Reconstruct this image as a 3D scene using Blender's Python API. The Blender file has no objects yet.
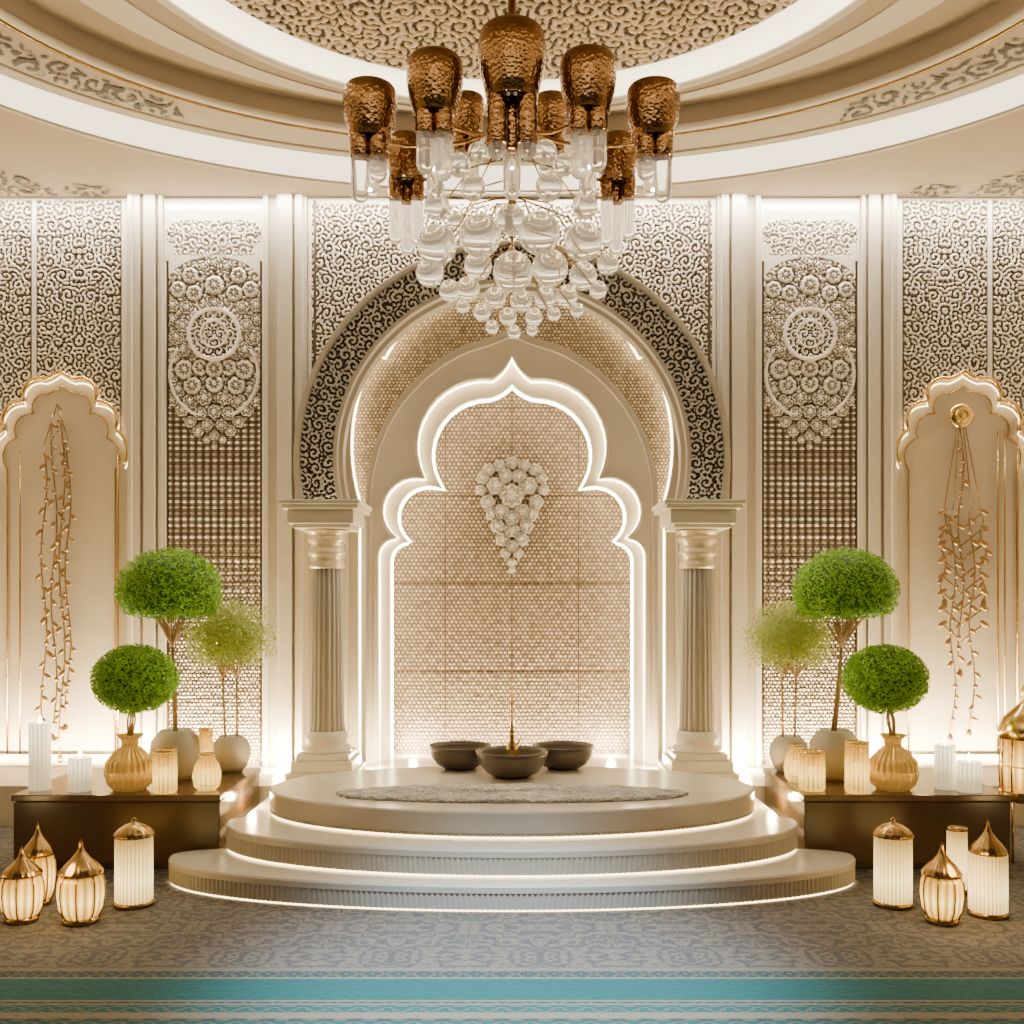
import bpy, math, random
import numpy as np
from mathutils import Vector, Matrix
from mathutils.geometry import tessellate_polygon
random.seed(4)
H=2.02
def X(px,d): return (px-512)*d/1000
def Z(py,d): return H+(600-py)*d/1000
col=bpy.context.scene.collection

# ------------------------------------------------------------ materials
def newmat(name):
    m=bpy.data.materials.new(name); m.use_nodes=True
    nt=m.node_tree; b=nt.nodes['Principled BSDF']
    return m,nt,b
def pmat(name,c,rough=.5,metal=0,emit=None,es=0,trans=0,ior=1.45,var=.06,bump=0.0,scale=6,bscale=60,sss=0,alpha=1):
    m,nt,b=newmat(name)
    tc=nt.nodes.new('ShaderNodeTexCoord')
    n=nt.nodes.new('ShaderNodeTexNoise'); n.inputs['Scale'].default_value=scale; n.inputs['Detail'].default_value=4
    nt.links.new(tc.outputs['Object'],n.inputs['Vector'])
    mx=nt.nodes.new('ShaderNodeMix'); mx.data_type='RGBA'
    mx.inputs[6].default_value=(*[max(0,x*(1-var)) for x in c],1); mx.inputs[7].default_value=(*[min(1,x*(1+var)) for x in c],1)
    nt.links.new(n.outputs['Fac'],mx.inputs[0]); nt.links.new(mx.outputs[2],b.inputs['Base Color'])
    b.inputs['Roughness'].default_value=rough; b.inputs['Metallic'].default_value=metal
    b.inputs['IOR'].default_value=ior; b.inputs['Transmission Weight'].default_value=trans
    b.inputs['Alpha'].default_value=alpha
    if emit: b.inputs['Emission Color'].default_value=(*emit,1); b.inputs['Emission Strength'].default_value=es
    if bump:
        n2=nt.nodes.new('ShaderNodeTexVoronoi'); n2.inputs['Scale'].default_value=bscale
        nt.links.new(tc.outputs['Object'],n2.inputs['Vector'])
        bp=nt.nodes.new('ShaderNodeBump'); bp.inputs['Strength'].default_value=bump; bp.inputs['Distance'].default_value=.02
        nt.links.new(n2.outputs['Distance'],bp.inputs['Height']); nt.links.new(bp.outputs[0],b.inputs['Normal'])
    return m
def relmat(name,c0,c1,rough=.5,metal=0,p0=.15,p1=.75,c2=None,p2=1.0):  # recess shade put into base colour by relief height; arch ground itself is dark
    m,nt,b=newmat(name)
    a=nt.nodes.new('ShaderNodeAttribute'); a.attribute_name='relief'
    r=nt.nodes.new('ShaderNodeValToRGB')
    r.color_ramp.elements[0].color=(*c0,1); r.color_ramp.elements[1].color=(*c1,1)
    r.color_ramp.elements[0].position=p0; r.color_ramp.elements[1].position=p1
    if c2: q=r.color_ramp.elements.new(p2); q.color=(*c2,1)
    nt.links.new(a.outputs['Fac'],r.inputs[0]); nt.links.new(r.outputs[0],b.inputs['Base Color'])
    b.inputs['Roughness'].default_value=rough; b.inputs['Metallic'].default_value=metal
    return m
def emat(name,c,s):
    return pmat(name,c,emit=c,es=s,var=.02)
def glowmat(name,base,c_lo,c_hi,s_lo,s_hi,ribs,rough=.25,peak=.42,trans=.15):
    """ribbed lamp glass lit from inside: bright ribs, brightest around the candle height"""
    m,nt,b=newmat(name); N=nt.nodes; L=nt.links
    tc=N.new('ShaderNodeTexCoord'); so=N.new('ShaderNodeSeparateXYZ'); sg=N.new('ShaderNodeSeparateXYZ')
    L.new(tc.outputs['Object'],so.inputs[0]); L.new(tc.outputs['Generated'],sg.inputs[0])
    def M(op,a,bv=None,c=None):
        n=N.new('ShaderNodeMath'); n.operation=op
        for i,v in enumerate((a,bv,c)):
            if v is None: continue
            if isinstance(v,(int,float)): n.inputs[i].default_value=v
            else: L.new(v,n.inputs[i])
        return n.outputs[0]
    th=M('ARCTAN2',so.outputs[1],so.outputs[0]); rb=M('MULTIPLY_ADD',M('COSINE',M('MULTIPLY',th,float(ribs))),.5,.5)
    dz=M('ABSOLUTE',M('SUBTRACT',sg.outputs[2],peak)); g=M('SUBTRACT',1.0,M('MULTIPLY',dz,1.55)); g=M('MAXIMUM',g,.10)
    f=M('MULTIPLY',g,M('MULTIPLY_ADD',rb,.72,.28))
    mx=N.new('ShaderNodeMix'); mx.data_type='RGBA'; mx.inputs[6].default_value=(*c_lo,1); mx.inputs[7].default_value=(*c_hi,1); L.new(f,mx.inputs[0])
    L.new(mx.outputs[2],b.inputs['Emission Color']); L.new(M('MULTIPLY_ADD',f,s_hi-s_lo,s_lo),b.inputs['Emission Strength'])
    b.inputs['Base Color'].default_value=(*base,1); b.inputs['Roughness'].default_value=rough; b.inputs['Transmission Weight'].default_value=trans
    return m
M_plaster=pmat('ivory_plaster',(.56,.49,.39),.45)
M_white=pmat('white_stucco',(.60,.54,.455),.4)
M_ceil=pmat('ceiling_paint',(.35,.28,.20),.5)
M_cove=pmat('glowing_cove',(.95,.9,.8),.5,emit=(1,.87,.60),es=2.7)  # no strip behind it: cove light put into the surface as emission
M_ring=relmat('arch_carving',(.032,.028,.025),(.60,.57,.53),.28,.35,.3,.8)
M_ringtrim=pmat('grey_stone_trim',(.42,.38,.33),.35)
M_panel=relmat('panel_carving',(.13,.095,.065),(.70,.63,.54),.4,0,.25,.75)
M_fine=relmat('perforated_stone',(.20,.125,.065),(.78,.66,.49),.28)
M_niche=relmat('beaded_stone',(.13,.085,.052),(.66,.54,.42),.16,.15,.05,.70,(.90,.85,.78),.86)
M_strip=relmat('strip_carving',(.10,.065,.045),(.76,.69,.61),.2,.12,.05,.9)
M_dome=relmat('dome_fretwork',(.04,.026,.015),(.60,.47,.32),.4,.2,.25,.7)
M_orn=pmat('ceiling_fretwork',(.045,.030,.018),.5)
M_gold=pmat('polished_gold',(.74,.50,.18),.2,1)
M_oldgold=pmat('antique_gold',(.42,.26,.10),.25,1)
M_goldsoft=pmat('satin_gold',(.62,.45,.22),.35,.9)
M_champ=pmat('champagne_stone',(.68,.575,.41),.28,.35)
M_copper=pmat('hammered_bronze',(.27,.145,.058),.2,1,bump=.24,bscale=42,scale=3)
M_glass=pmat('pearl_crystal',(1,.98,.94),.0,trans=.95,ior=1.5,var=0,emit=(1,.85,.58),es=.12)  # faint emission puts a lit gleam into the balls, which are not lamps
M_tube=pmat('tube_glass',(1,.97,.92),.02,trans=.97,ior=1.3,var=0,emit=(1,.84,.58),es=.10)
M_led=emat('led_strip',(1,.83,.50),24)
M_ledsoft=emat('led_strip_soft',(1,.80,.46),15)
M_ledstep=emat('step_light',(1,.76,.38),10)
M_dais=pmat('cream_marble',(.60,.545,.46),.22,var=.14,scale=2)
M_riser=pmat('ribbed_marble',(.52,.47,.39),.4)
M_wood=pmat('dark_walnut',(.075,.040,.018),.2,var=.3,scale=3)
M_woodtop=pmat('walnut_top',(.13,.075,.037),.16,var=.25,scale=3)  # lighter walnut: reflected light on the bench tops put into the colour
M_bowl=pmat('brown_stone_bowl',(.12,.095,.07),.3,.2)
M_dark=pmat('dark_bronze',(.06,.045,.03),.35,.4)
M_wax=glowmat('candle_wax',(.92,.86,.72),(1,.80,.42),(1,.88,.58),.6,3.0,16,.5,.9,0)
M_flame=emat('flame',(1,.66,.22),60)
M_amber=glowmat('amber_glass',(.90,.66,.22),(1,.58,.06),(1,.76,.22),.03,1.3,16,.04,.35,.80)
M_lantern=glowmat('ribbed_lamp_glass',(.70,.46,.10),(1,.48,.04),(1,.77,.22),.04,3.8,16,.10)
M_frost=glowmat('frosted_lamp_glass',(.78,.62,.32),(1,.62,.14),(1,.84,.38),.1,3.6,30,.2,.35)
M_pot=pmat('stone_pot',(.46,.41,.34),.4)
M_trunk=pmat('bark',(.40,.25,.12),.7,var=.3,scale=30)
M_leaf=pmat('leaf_green',(.27,.55,.02),.42,var=.6,scale=14)
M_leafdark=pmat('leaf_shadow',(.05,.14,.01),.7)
M_leaflight=pmat('leaf_light_green',(.45,.53,.12),.5,var=.4,scale=14)
M_fur=pmat('pale_grey_fur',(.46,.44,.41),.95,var=.7,scale=9,bump=1.0,bscale=38)
M_floor=pmat('stone_floor',(.55,.5,.43),.35)
M_bronzeleaf=pmat('bronze_leaf',(.27,.17,.075),.35,.85)

# carpet
def carpetmat():
    m,nt,b=newmat('damask_carpet'); L=nt.links; N=nt.nodes
    g=N.new('ShaderNodeNewGeometry'); sx=N.new('ShaderNodeSeparateXYZ'); L.new(g.outputs['Position'],sx.inputs[0])
    def math_(op,a,bv=None,c=None):
        n=N.new('ShaderNodeMath'); n.operation=op
        for i,v in enumerate((a,bv,c)):
            if v is None: continue
            if isinstance(v,(int,float)): n.inputs[i].default_value=v
            else: L.new(v,n.inputs[i])
        return n.outputs[0]
    def damask(per,sc,fr):
        no=N.new('ShaderNodeTexNoise'); no.inputs['Detail'].default_value=2
        ax=math_('PINGPONG',math_('ADD',sx.outputs[0],20),per); ay=math_('PINGPONG',math_('ADD',sx.outputs[1],20),per*1.2)
        cb=N.new('ShaderNodeCombineXYZ'); L.new(ax,cb.inputs[0]); L.new(ay,cb.inputs[1])
        no.inputs['Scale'].default_value=sc; L.new(cb.outputs[0],no.inputs['Vector'])
        return math_('SINE',math_('MULTIPLY',no.outputs['Fac'],fr))
    f=math_('MULTIPLY_ADD',damask(.42,6,36),.45,.5)
    n2=N.new('ShaderNodeTexNoise'); n2.inputs['Scale'].default_value=75; n2.inputs['Detail'].default_value=5; L.new(g.outputs['Position'],n2.inputs['Vector'])
    f2=math_('ADD',f,math_('MULTIPLY_ADD',n2.outputs['Fac'],2.0,-1.0))
    r=N.new('ShaderNodeValToRGB'); e=r.color_ramp.elements
    e[0].color=(.080,.084,.098,1); e[1].color=(.215,.185,.155,1); L.new(f2,r.inputs[0])
    r2=N.new('ShaderNodeValToRGB'); r2.color_ramp.interpolation='CONSTANT'
    y0,y1=-5.6,-4.4
    t=math_('DIVIDE',math_('SUBTRACT',sx.outputs[1],y0),y1-y0)
    def T(Y): return (Y-y0)/(y1-y0)
    teal=(.010,.12,.125,1); cream=(.26,.22,.16,1); dk=(.03,.075,.085,1)
    el=r2.color_ramp.elements
    el[0].position=0; el[0].color=teal; el[1].position=T(-5.24); el[1].color=dk
    for Y,c in [(-5.205,cream),(-5.135,teal),(-5.045,cream),(-5.025,dk),(-5.00,cream),(-4.985,teal),(-4.70,cream),(-4.68,dk),(-4.59,cream),(-4.565,teal),(-4.555,cream)]:
        q=el.new(T(Y)); q.color=c
    L.new(t,r2.inputs[0])
    sel=math_('LESS_THAN',sx.outputs[1],-4.54)
    dm=math_('GREATER_THAN',damask(.07,30,20),.35)
    brd=N.new('ShaderNodeMix'); brd.data_type='RGBA'; brd.blend_type='MIX'
    notteal=math_('MULTIPLY',math_('GREATER_THAN',math_('ABSOLUTE',math_('SUBTRACT',sx.outputs[1],-4.842)),.142),math_('MULTIPLY',dm,.6))
    L.new(notteal,brd.inputs[0]); L.new(r2.outputs[0],brd.inputs[6]); brd.inputs[7].default_value=(.22,.195,.155,1)
    mx=N.new('ShaderNodeMix'); mx.data_type='RGBA'; L.new(sel,mx.inputs[0]); L.new(r.outputs[0],mx.inputs[6]); L.new(brd.outputs[2],mx.inputs[7])
    mu=N.new('ShaderNodeMix'); mu.data_type='RGBA'; mu.blend_type='MULTIPLY'; mu.inputs[0].default_value=.45
    L.new(mx.outputs[2],mu.inputs[6]); L.new(n2.outputs['Fac'],mu.inputs[7]); L.new(mu.outputs[2],b.inputs['Base Color'])
    b.inputs['Roughness'].default_value=.95
    bp=N.new('ShaderNodeBump'); bp.inputs['Strength'].default_value=.5; bp.inputs['Distance'].default_value=.01
    L.new(f2,bp.inputs['Height']); L.new(bp.outputs[0],b.inputs['Normal'])
    return m
M_carpet=carpetmat()

# ------------------------------------------------------------ mesh helpers
def raw(name,v,f,mat,smooth=False):
    me=bpy.data.meshes.new(name); me.from_pydata([tuple(p) for p in v],[],[tuple(q) for q in f]); me.update()
    me.materials.append(mat)
    if smooth: me.polygons.foreach_set('use_smooth',[True]*len(me.polygons))
    return me
def fixn(me):
    import bmesh
    bm=bmesh.new(); bm.from_mesh(me); bmesh.ops.recalc_face_normals(bm,faces=bm.faces); bm.to_mesh(me); bm.free()
def tag(o,label,cat,group=None,kind=None):
    o['label']=label; o['category']=cat
    if group: o['group']=group
    if kind: o['kind']=kind
    return o
def solo(name,v,f,mat,smooth=False,fix=True):
    v=np.array(v,dtype=float); lo=v.min(0); hi=v.max(0); c=np.array([(lo[0]+hi[0])/2,(lo[1]+hi[1])/2,lo[2]])
    me=raw(name,v-c,f,mat,smooth)
    if fix: fixn(me)
    o=bpy.data.objects.new(name,me); o.location=c; col.objects.link(o); return o
def empty(name,loc,label,cat,group=None):
    o=bpy.data.objects.new(name,None); o.empty_display_size=.1; o.location=loc; col.objects.link(o)
    return tag(o,label,cat,group)
def part(parent,name,vf,mat,smooth=True,loc=(0,0,0),label=None,fix=True):
    me=raw(name,vf[0],vf[1],mat,smooth)
    if fix: fixn(me)
    o=bpy.data.objects.new(name,me); o.parent=parent; o.location=loc; col.objects.link(o)
    if label: o['label']=label
    return o
def join(*vfs):
    V=[];F=[]
    for v,f in vfs:
        n=len(V); V+= [tuple(p) for p in v]; F+=[tuple(i+n for i in q) for q in f]
    return V,F
def shift(vf,dx=0,dy=0,dz=0): return [(p[0]+dx,p[1]+dy,p[2]+dz) for p in vf[0]],vf[1]
def box(x0,x1,y0,y1,z0,z1):
    v=[(x0,y0,z0),(x1,y0,z0),(x1,y1,z0),(x0,y1,z0),(x0,y0,z1),(x1,y0,z1),(x1,y1,z1),(x0,y1,z1)]
    return v,[(0,3,2,1),(4,5,6,7),(0,1,5,4),(1,2,6,5),(2,3,7,6),(3,0,4,7)]
def bevel(o,w=.01,s=2):
    m=o.modifiers.new('bevel','BEVEL'); m.width=w; m.segments=s; m.limit_method='ANGLE'; return o
def lathe(prof,seg=32,rib=0,amp=0,ribz=None):
    V=[];F=[]
    for r,z in prof:
        for i in range(seg):
            a=2*math.pi*i/seg; rr=r
            if rib and (ribz is None or ribz[0]<=z<=ribz[1]): rr=r*(1+amp*abs(math.cos(a*rib/2))-amp)
            V.append((rr*math.cos(a),rr*math.sin(a),z))
    for k in range(len(prof)-1):
        for i in range(seg):
            j=(i+1)%seg; F.append((k*seg+i,k*seg+j,(k+1)*seg+j,(k+1)*seg+i))
    if prof[0][0]>1e-5: F.append(tuple(range(seg-1,-1,-1)))
    if prof[-1][0]>1e-5: F.append(tuple((len(prof)-1)*seg+i for i in range(seg)))
    return V,F
def tube(pts,r,seg=8,closed=False,taper=None):
    P=[Vector(p) for p in pts]; n=len(P); V=[];F=[]; prev=None
    for i in range(n):
        a=P[i-1] if (i>0 or closed) else P[i]; b=P[(i+1)%n] if (i<n-1 or closed) else P[i]
        t=(b-a).normalized()
        if prev is None:
            ref=Vector((0,1,0)) if abs(t.y)<.9 else Vector((1,0,0))
            n1=t.cross(ref).normalized()
        else:
            n1=(prev-t*prev.dot(t)).normalized()
        prev=n1; n2=t.cross(n1)
        rr=r if taper is None else r+(taper-r)*i/(n-1)
        for k in range(seg):
            an=2*math.pi*k/seg; V.append(tuple(P[i]+n1*rr*math.cos(an)+n2*rr*math.sin(an)))
    m=n if closed else n-1
    for i in range(m):
        i2=(i+1)%n
        for k in range(seg):
            k2=(k+1)%seg; F.append((i*seg+k,i*seg+k2,i2*seg+k2,i2*seg+k))
    if not closed: F.append(tuple(range(seg-1,-1,-1))); F.append(tuple((n-1)*seg+k for k in range(seg)))
    return V,F
def ball(c,rx,ry=None,rz=None,seg=16,rings=10):
    ry=ry or rx; rz=rz or rx
    v,f=lathe([(math.sin(math.pi*i/rings)+1e-6,-math.cos(math.pi*i/rings)) for i in range(rings+1)],seg)
    return [(c[0]+p[0]*rx,c[1]+p[1]*ry,c[2]+p[2]*rz) for p in v],f
def slab(outer,holes,y0,th):
    loops=[outer]+holes
    polys=[[Vector((p[0],p[1],0)) for p in l] for l in loops]
    tri=tessellate_polygon(polys); pts=[p for l in loops for p in l]; n=len(pts)
    V=[(p[0],y0,p[1]) for p in pts]+[(p[0],y0+th,p[1]) for p in pts]
    F=[tuple(t) for t in tri]+[tuple(i+n for i in reversed(t)) for t in tri]
    s=0
    for l in loops:
        m=len(l)
        for i in range(m):
            j=(i+1)%m; F.append((s+i,s+j,s+j+n,s+i+n))
        s+=m
    return V,F
def extr(outline,z0,z1,cap=True):
    n=len(outline); V=[(x,y,z0) for x,y in outline]+[(x,y,z1) for x,y in outline]
    F=[(i,(i+1)%n,(i+1)%n+n,i+n) for i in range(n)]
    if cap: F+= [tuple(range(n-1,-1,-1)),tuple(range(n,2*n))]
    return V,F
def arc(p0,p1,b,n=12):
    dx,dz=p1[0]-p0[0],p1[1]-p0[1]; c=math.hypot(dx,dz); dx/=c; dz/=c
    if abs(b)<1e-4: return [p0]
    nx,nz=-dz,dx; s=b*c; R=(c*c/4+s*s)/(2*s); mx,mz=(p0[0]+p1[0])/2,(p0[1]+p1[1])/2
    cx,cz=mx+nx*(s-R),mz+nz*(s-R); ph=2*math.atan(2*b)
    return [(cx+R*(nx*math.cos(t)+dx*math.sin(t)),cz+R*(nz*math.cos(t)+dz*math.sin(t))) for t in [(-1+2*i/n)*ph for i in range(n)]]
def path(keys,d,cx=512,n=12):
    K=[((k[0]-512)*d/1000,Z(k[1],d),k[2] if len(k)>2 else 0) for k in keys]
    P=[]
    for i in range(len(K)-1): P+=arc(K[i][:2],K[i+1][:2],K[i][2],n)
    P.append(K[-1][:2]); m=(cx-512)*d/1000
    R=[(2*m-x,z) for x,z in reversed(P[:-1])]
    return P+R
def mirror(vf): return [(-p[0],p[1],p[2]) for p in vf[0]],[tuple(reversed(f)) for f in vf[1]]

def labyraw(n,m,lam,seed,sym=True,bw=.16):
    rng=np.random.default_rng(seed); a=rng.normal(size=(n,m))
    fx=np.fft.fftfreq(n)[:,None]; fy=np.fft.fftfreq(m)[None,:]; f=np.sqrt(fx*fx+fy*fy)
    A=np.fft.fft2(a)*np.exp(-((f-1/lam)/(bw/lam))**2); F=np.fft.ifft2(A).real
    if sym: F=F+F[::-1,:]
    return F/F.std()
def scroll(n,m,lam,seed,sym=True,k=2.6,cell=3.3):
    """arabesque of interlocking spiral scrolls; lam = stroke period in samples"""
    rng=np.random.default_rng(seed); c=cell*lam
    J=np.ones((n,1))*np.arange(m)[None,:]+labyraw(n,m,lam*3,seed+6,False)*lam*.15
    if sym: I=np.abs(np.arange(n)[:,None]-(n-1)/2)*np.ones((1,m))
    else: I=np.arange(n)[:,None]*np.ones((1,m))+labyraw(n,m,lam*3,seed+5,False)*lam*.15
    best=np.full((n,m),1e9); F=np.zeros((n,m))
    top=(n/2 if sym else n); row=0; j=-c/2
    while j<m+c:
        i=-c*.5 if sym and row%2 else 0.0 if sym else -c*(.5 if row%2 else 0)
        while i<top+c:
            ci=i+rng.uniform(-.12,.12)*c; cj=j+rng.uniform(-.12,.12)*c
            s=1 if rng.random()<.5 else -1; ph=rng.uniform(0,6.28)
            sl=(slice(0,n),slice(max(0,int(cj-c*1.3)),max(0,min(m,int(cj+c*1.3)+1))))
            if sl[1].stop>sl[1].start:
                di=I[sl]-ci; dj=J[sl]-cj; r=np.hypot(di,dj); th=np.arctan2(dj,di)
                upd=r<best[sl]; f=np.cos(2*np.pi*r/lam+s*th+ph)+ .6*np.cos(th*9+ph)*(r/lam>.8)
                bb=best[sl]; bb[upd]=r[upd]; best[sl]=bb; ff=F[sl]; ff[upd]=f[upd]; F[sl]=ff
            i+=c
        j+=c*.87; row+=1
    w=np.clip((best/lam-1.15)/.5,0,1); Lr=labyraw(n,m,lam*.85,seed+9,sym)
    G=F*(1-w)*1.2+Lr*w
    return .5+.5*np.tanh(k*(G+.05))
def hf(name,P,Hh,amp,direction,mask,mat,rel=None):
    n,m=Hh.shape; rel=Hh if rel is None else rel
    V=(P+Hh[...,None]*amp*np.array(direction)).reshape(-1,3)
    idx=np.arange(n*m).reshape(n,m)
    q=np.stack([idx[:-1,:-1],idx[1:,:-1],idx[1:,1:],idx[:-1,1:]],-1)
    if mask is not None:
        ok=mask[:-1,:-1]&mask[1:,:-1]&mask[1:,1:]&mask[:-1,1:]; q=q[ok]
    q=q.reshape(-1,4); used=np.unique(q); rm=np.full(n*m,-1); rm[used]=np.arange(len(used)); q=rm[q]; V=V[used]
    r=rel.reshape(-1)[used].astype(np.float32)
    lo=V.min(0); hi=V.max(0); c=np.array([(lo[0]+hi[0])/2,(lo[1]+hi[1])/2,lo[2]])
    me=bpy.data.meshes.new(name); me.from_pydata((V-c).tolist(),[],q.tolist()); me.update(); me.materials.append(mat)
    at=me.attributes.new('relief','FLOAT','POINT'); at.data.foreach_set('value',r)
    me.polygons.foreach_set('use_smooth',[True]*len(me.polygons))
    o=bpy.data.objects.new(name,me); o.location=c; col.objects.link(o); return o
def grid_xz(x0,x1,z0,z1,y,step):
    n=max(2,int(round((x1-x0)/step))+1); m=max(2,int(round((z1-z0)/step))+1)
    x=np.linspace(x0,x1,n)[:,None]*np.ones((1,m)); z=np.ones((n,1))*np.linspace(z0,z1,m)[None,:]
    return np.stack([x,np.full_like(x,y),z],-1),x,z
def inside(poly,x,z):
    r=np.zeros(x.shape,bool); n=len(poly)
    for i in range(n):
        x0,z0=poly[i]; x1,z1=poly[(i+1)%n]
        if z0==z1: continue
        c=((z0>z)!=(z1>z))&(x<(x1-x0)*(z-z0)/(z1-z0)+x0); r^=c
    return r
def rosette(h,u,v,cx,cy,r,n,base=.55,dome=.7,k=2,lo=0):
    du=u-cx; dv=v-cy; rr=np.sqrt(du*du+dv*dv)/r; th=np.arctan2(dv,du)
    rp=.84+.16*np.abs(np.cos(n*th/2)); ins=rr<rp
    val=.5+.5*np.tanh(2.2*(np.cos(n*th+np.pi*(rr>.52))*.6+np.cos(rr*2*np.pi*k)*.7+.25))
    val=lo+(1-lo)*val
    edge=(rr>rp-.9/r); val=np.where(edge,0.1,val)
    return np.where(ins,val*(base+dome*(1-rr*rr)),h)
def sparkle(u,v,p,seed,rad=.5,lo=.45):
    """beads with individual random heights"""
    rng=np.random.default_rng(seed); q=p*.866; j=np.round(v/q).astype(int); off=(j%2)*.5
    i=np.round(u/p-off).astype(int); T=rng.random((257,263))
    du=u-(i+off)*p; dv=v-j*q; r=np.sqrt(du*du+dv*dv)/(p*rad)
    return np.clip(1.1-r**2,0,1)*(lo+(1-lo)*T[i%257,j%263])

# ------------------------------------------------------------ room shell
WX=5.6; CZ=6.04
o=solo('floor',*box(-WX,WX,-11,.9,-.1,0),M_floor); o['kind']='structure'
PLZ=.365
o=solo('trim_1',*box(-WX,WX,-1.1,1.2,0.0,PLZ),M_dais); o['kind']='structure'; o['label']='raised marble plinth along the rear wall'
o=solo('rug',*box(-5.5,5.5,-6.4,-1.12,0.001,.012),M_carpet); tag(o,'patterned grey-blue damask carpet with teal border band','carpet')
FZ=.012
def circ_pts(R,cy,ybot,d,n=64):
    a0=math.asin((ybot-cy)/R); P=[]
    for i in range(n+1):
        t=math.pi+a0-(math.pi+2*a0)*i/n
        P.append((X(512+R*math.cos(t),d),Z(cy-R*math.sin(t),d)))
    return P
top_arc=circ_pts(180,458,503,10)
outer=[(-WX,PLZ),(-WX,CZ+.75),(WX,CZ+.75),(WX,PLZ),(X(677,10),PLZ)]+list(reversed([(X(347,10),Z(503,10))]+top_arc+[(X(677,10),Z(503,10))]))+[(X(347,10),PLZ)]
o=solo('wall_back',*slab(outer,[],0,.1),M_plaster); o['kind']='structure'
for s,nm in ((-1,'wall_left'),(1,'wall_right')):
    o=solo(nm,*box(*sorted((s*WX,s*(WX+.1))),-9,0.1,0,CZ+.75),M_plaster); o['kind']='structure'

B2=path([(358,766),(358,500,.10),(374,352,0),(384,356,.16),(512,284)],10.1)
Zb=PLZ
def fl(P): return [(x,max(z,Zb)) for x,z in P]
B2=fl(B2)
def frame(inner,xo,zt,y0,th):
    P=[(-xo,Zb),(-xo,zt),(xo,zt),(xo,Zb)]+list(reversed(inner))
    return slab(P,[],y0,th)
xo=2.05
o=solo('arch_surround',*frame(B2,xo,5.35,.105,.06),M_white); tag(o,'plain white arched plaster reveal inside the carved arch','wall panel')
def led(name,pts,y,r,mat,label):
    o=solo(name,*tube([(x,y,z) for x,z in pts],r,8),mat,True); tag(o,label,'led strip light','warm arch lighting strips'); return o
led('led_strip',B2,.185,.018,M_ledsoft,'warm glowing light strip edging the plain arch reveal')
D_open=fl(path([(377,766),(377,556,.2),(396,538,.42),(424,478,.30),(492,378,-.10),(512,352)],10.1))
D_out=fl(path([(366,766),(366,492,.145),(466,344,-.03),(512,328)],10.1))
P,x,z=grid_xz(-1.86,1.86,2.9,5.3,.305,.0078)
mask=~inside(path([(380,800),(380,492,.145),(474,356,0),(512,342)],10.1)+[],x,z)
h=sparkle(x,z,.040,3,.5,.5)
o=hf('perforated_wall_panel',P,h,.025,(0,-1,0),mask,M_fine); tag(o,'fine perforated honey-coloured stone screen around the pointed arch','wall panel')
D_mid=fl(path([(371,766),(371,492,.145),(469,351,-.03),(512,335)],10.1))
o=solo('pointed_arch',*join(slab(D_out+list(reversed(D_open)),[],.10,.15),tube([(x_,.10,z_) for x_,z_ in D_mid],.014,6),tube([(x_,.10,z_) for x_,z_ in D_open],.016,6)),M_white); tag(o,'smooth ivory pointed arch with scalloped inner opening','arch')
led('led_strip',D_open,.274,.016,M_ledsoft,'warm glowing light strip behind the pointed arch opening')
E_open=fl(path([(390,766),(390,561,.2),(409,542,.45),(443,489,.31),(489,398,-.08),(512,384)],10.35))
Eo=[(-1.5,Zb),(-1.5,4.7),(1.5,4.7),(1.5,Zb)]
o=solo('scalloped_arch',*slab(Eo+list(reversed(E_open)),[],.33,.09),M_white); tag(o,'inner scalloped multifoil arch framing the niche','arch')
led('led_strip',E_open,.452,.024,M_led,'bright warm light strip outlining the scalloped niche')
d=10.8
P,x,z=grid_xz(-1.5,1.5,PLZ,4.65,.82,.0072)
h=sparkle(x,z,.048,8,.5,.55)
st2=(.5+.5*np.cos(x*2*np.pi/.144)*np.cos(z*2*np.pi/.1247)); h=h*(.66+.34*st2)
tile=((np.abs((x/.72+.5)%1-.5)*.72<.009)|(np.abs(((z-.3)/.95+.5)%1-.5)*.95<.009)); h=np.where(tile,h*.25,h)
px=512+x*1000/d; py=600-(z-H)*1000/d
fz=np.full_like(x,-1)
for (cx,cy,r,n) in [(483,478,7,5),(541,478,7,5),(481,490,6,5),(543,490,6,5),(489,470,7,5),(535,470,7,5),(512,463,7,5),(500,466,7,5),(524,466,7,5),(512,570,4,5),(512,562,5,5),(506,553,6,5),(518,553,6,5),(488,502,8,5),(536,502,8,5),(493,514,8,5),(531,514,8,5),(498,526,8,5),(526,526,8,5),(503,539,8,5),(521,539,8,5),(512,546,7,5),(502,512,9,6),(522,512,9,6),(512,530,9,6),(512,518,9,6),(496,486,10,6),(528,486,10,6),(506,476,8,5),(519,476,8,5),(512,496,13,8)]:
    fz=rosette(fz,px,py,cx,cy,r,n,.6,1.2,1.0,.25)
inm=fz>=0
h2=np.where(inm,.6+1.9*fz,h)
o=hf('niche_back_panel',P,h2,.032,(0,-1,0),None,M_niche,np.where(inm,np.clip(.62+fz*.6,0,1),np.clip(h*.9,0,.72))); tag(o,'beaded stone niche backing with raised silvery floral medallion','wall panel')
o=solo('trim_2',*join(box(-1.58,-1.5,.44,.9,PLZ,4.73),box(1.5,1.58,.44,.9,PLZ,4.73),box(-1.5,1.5,.44,.9,4.66,4.73),box(-1.58,1.58,.9,.94,PLZ,4.73)),M_plaster); o['kind']='structure'

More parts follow.
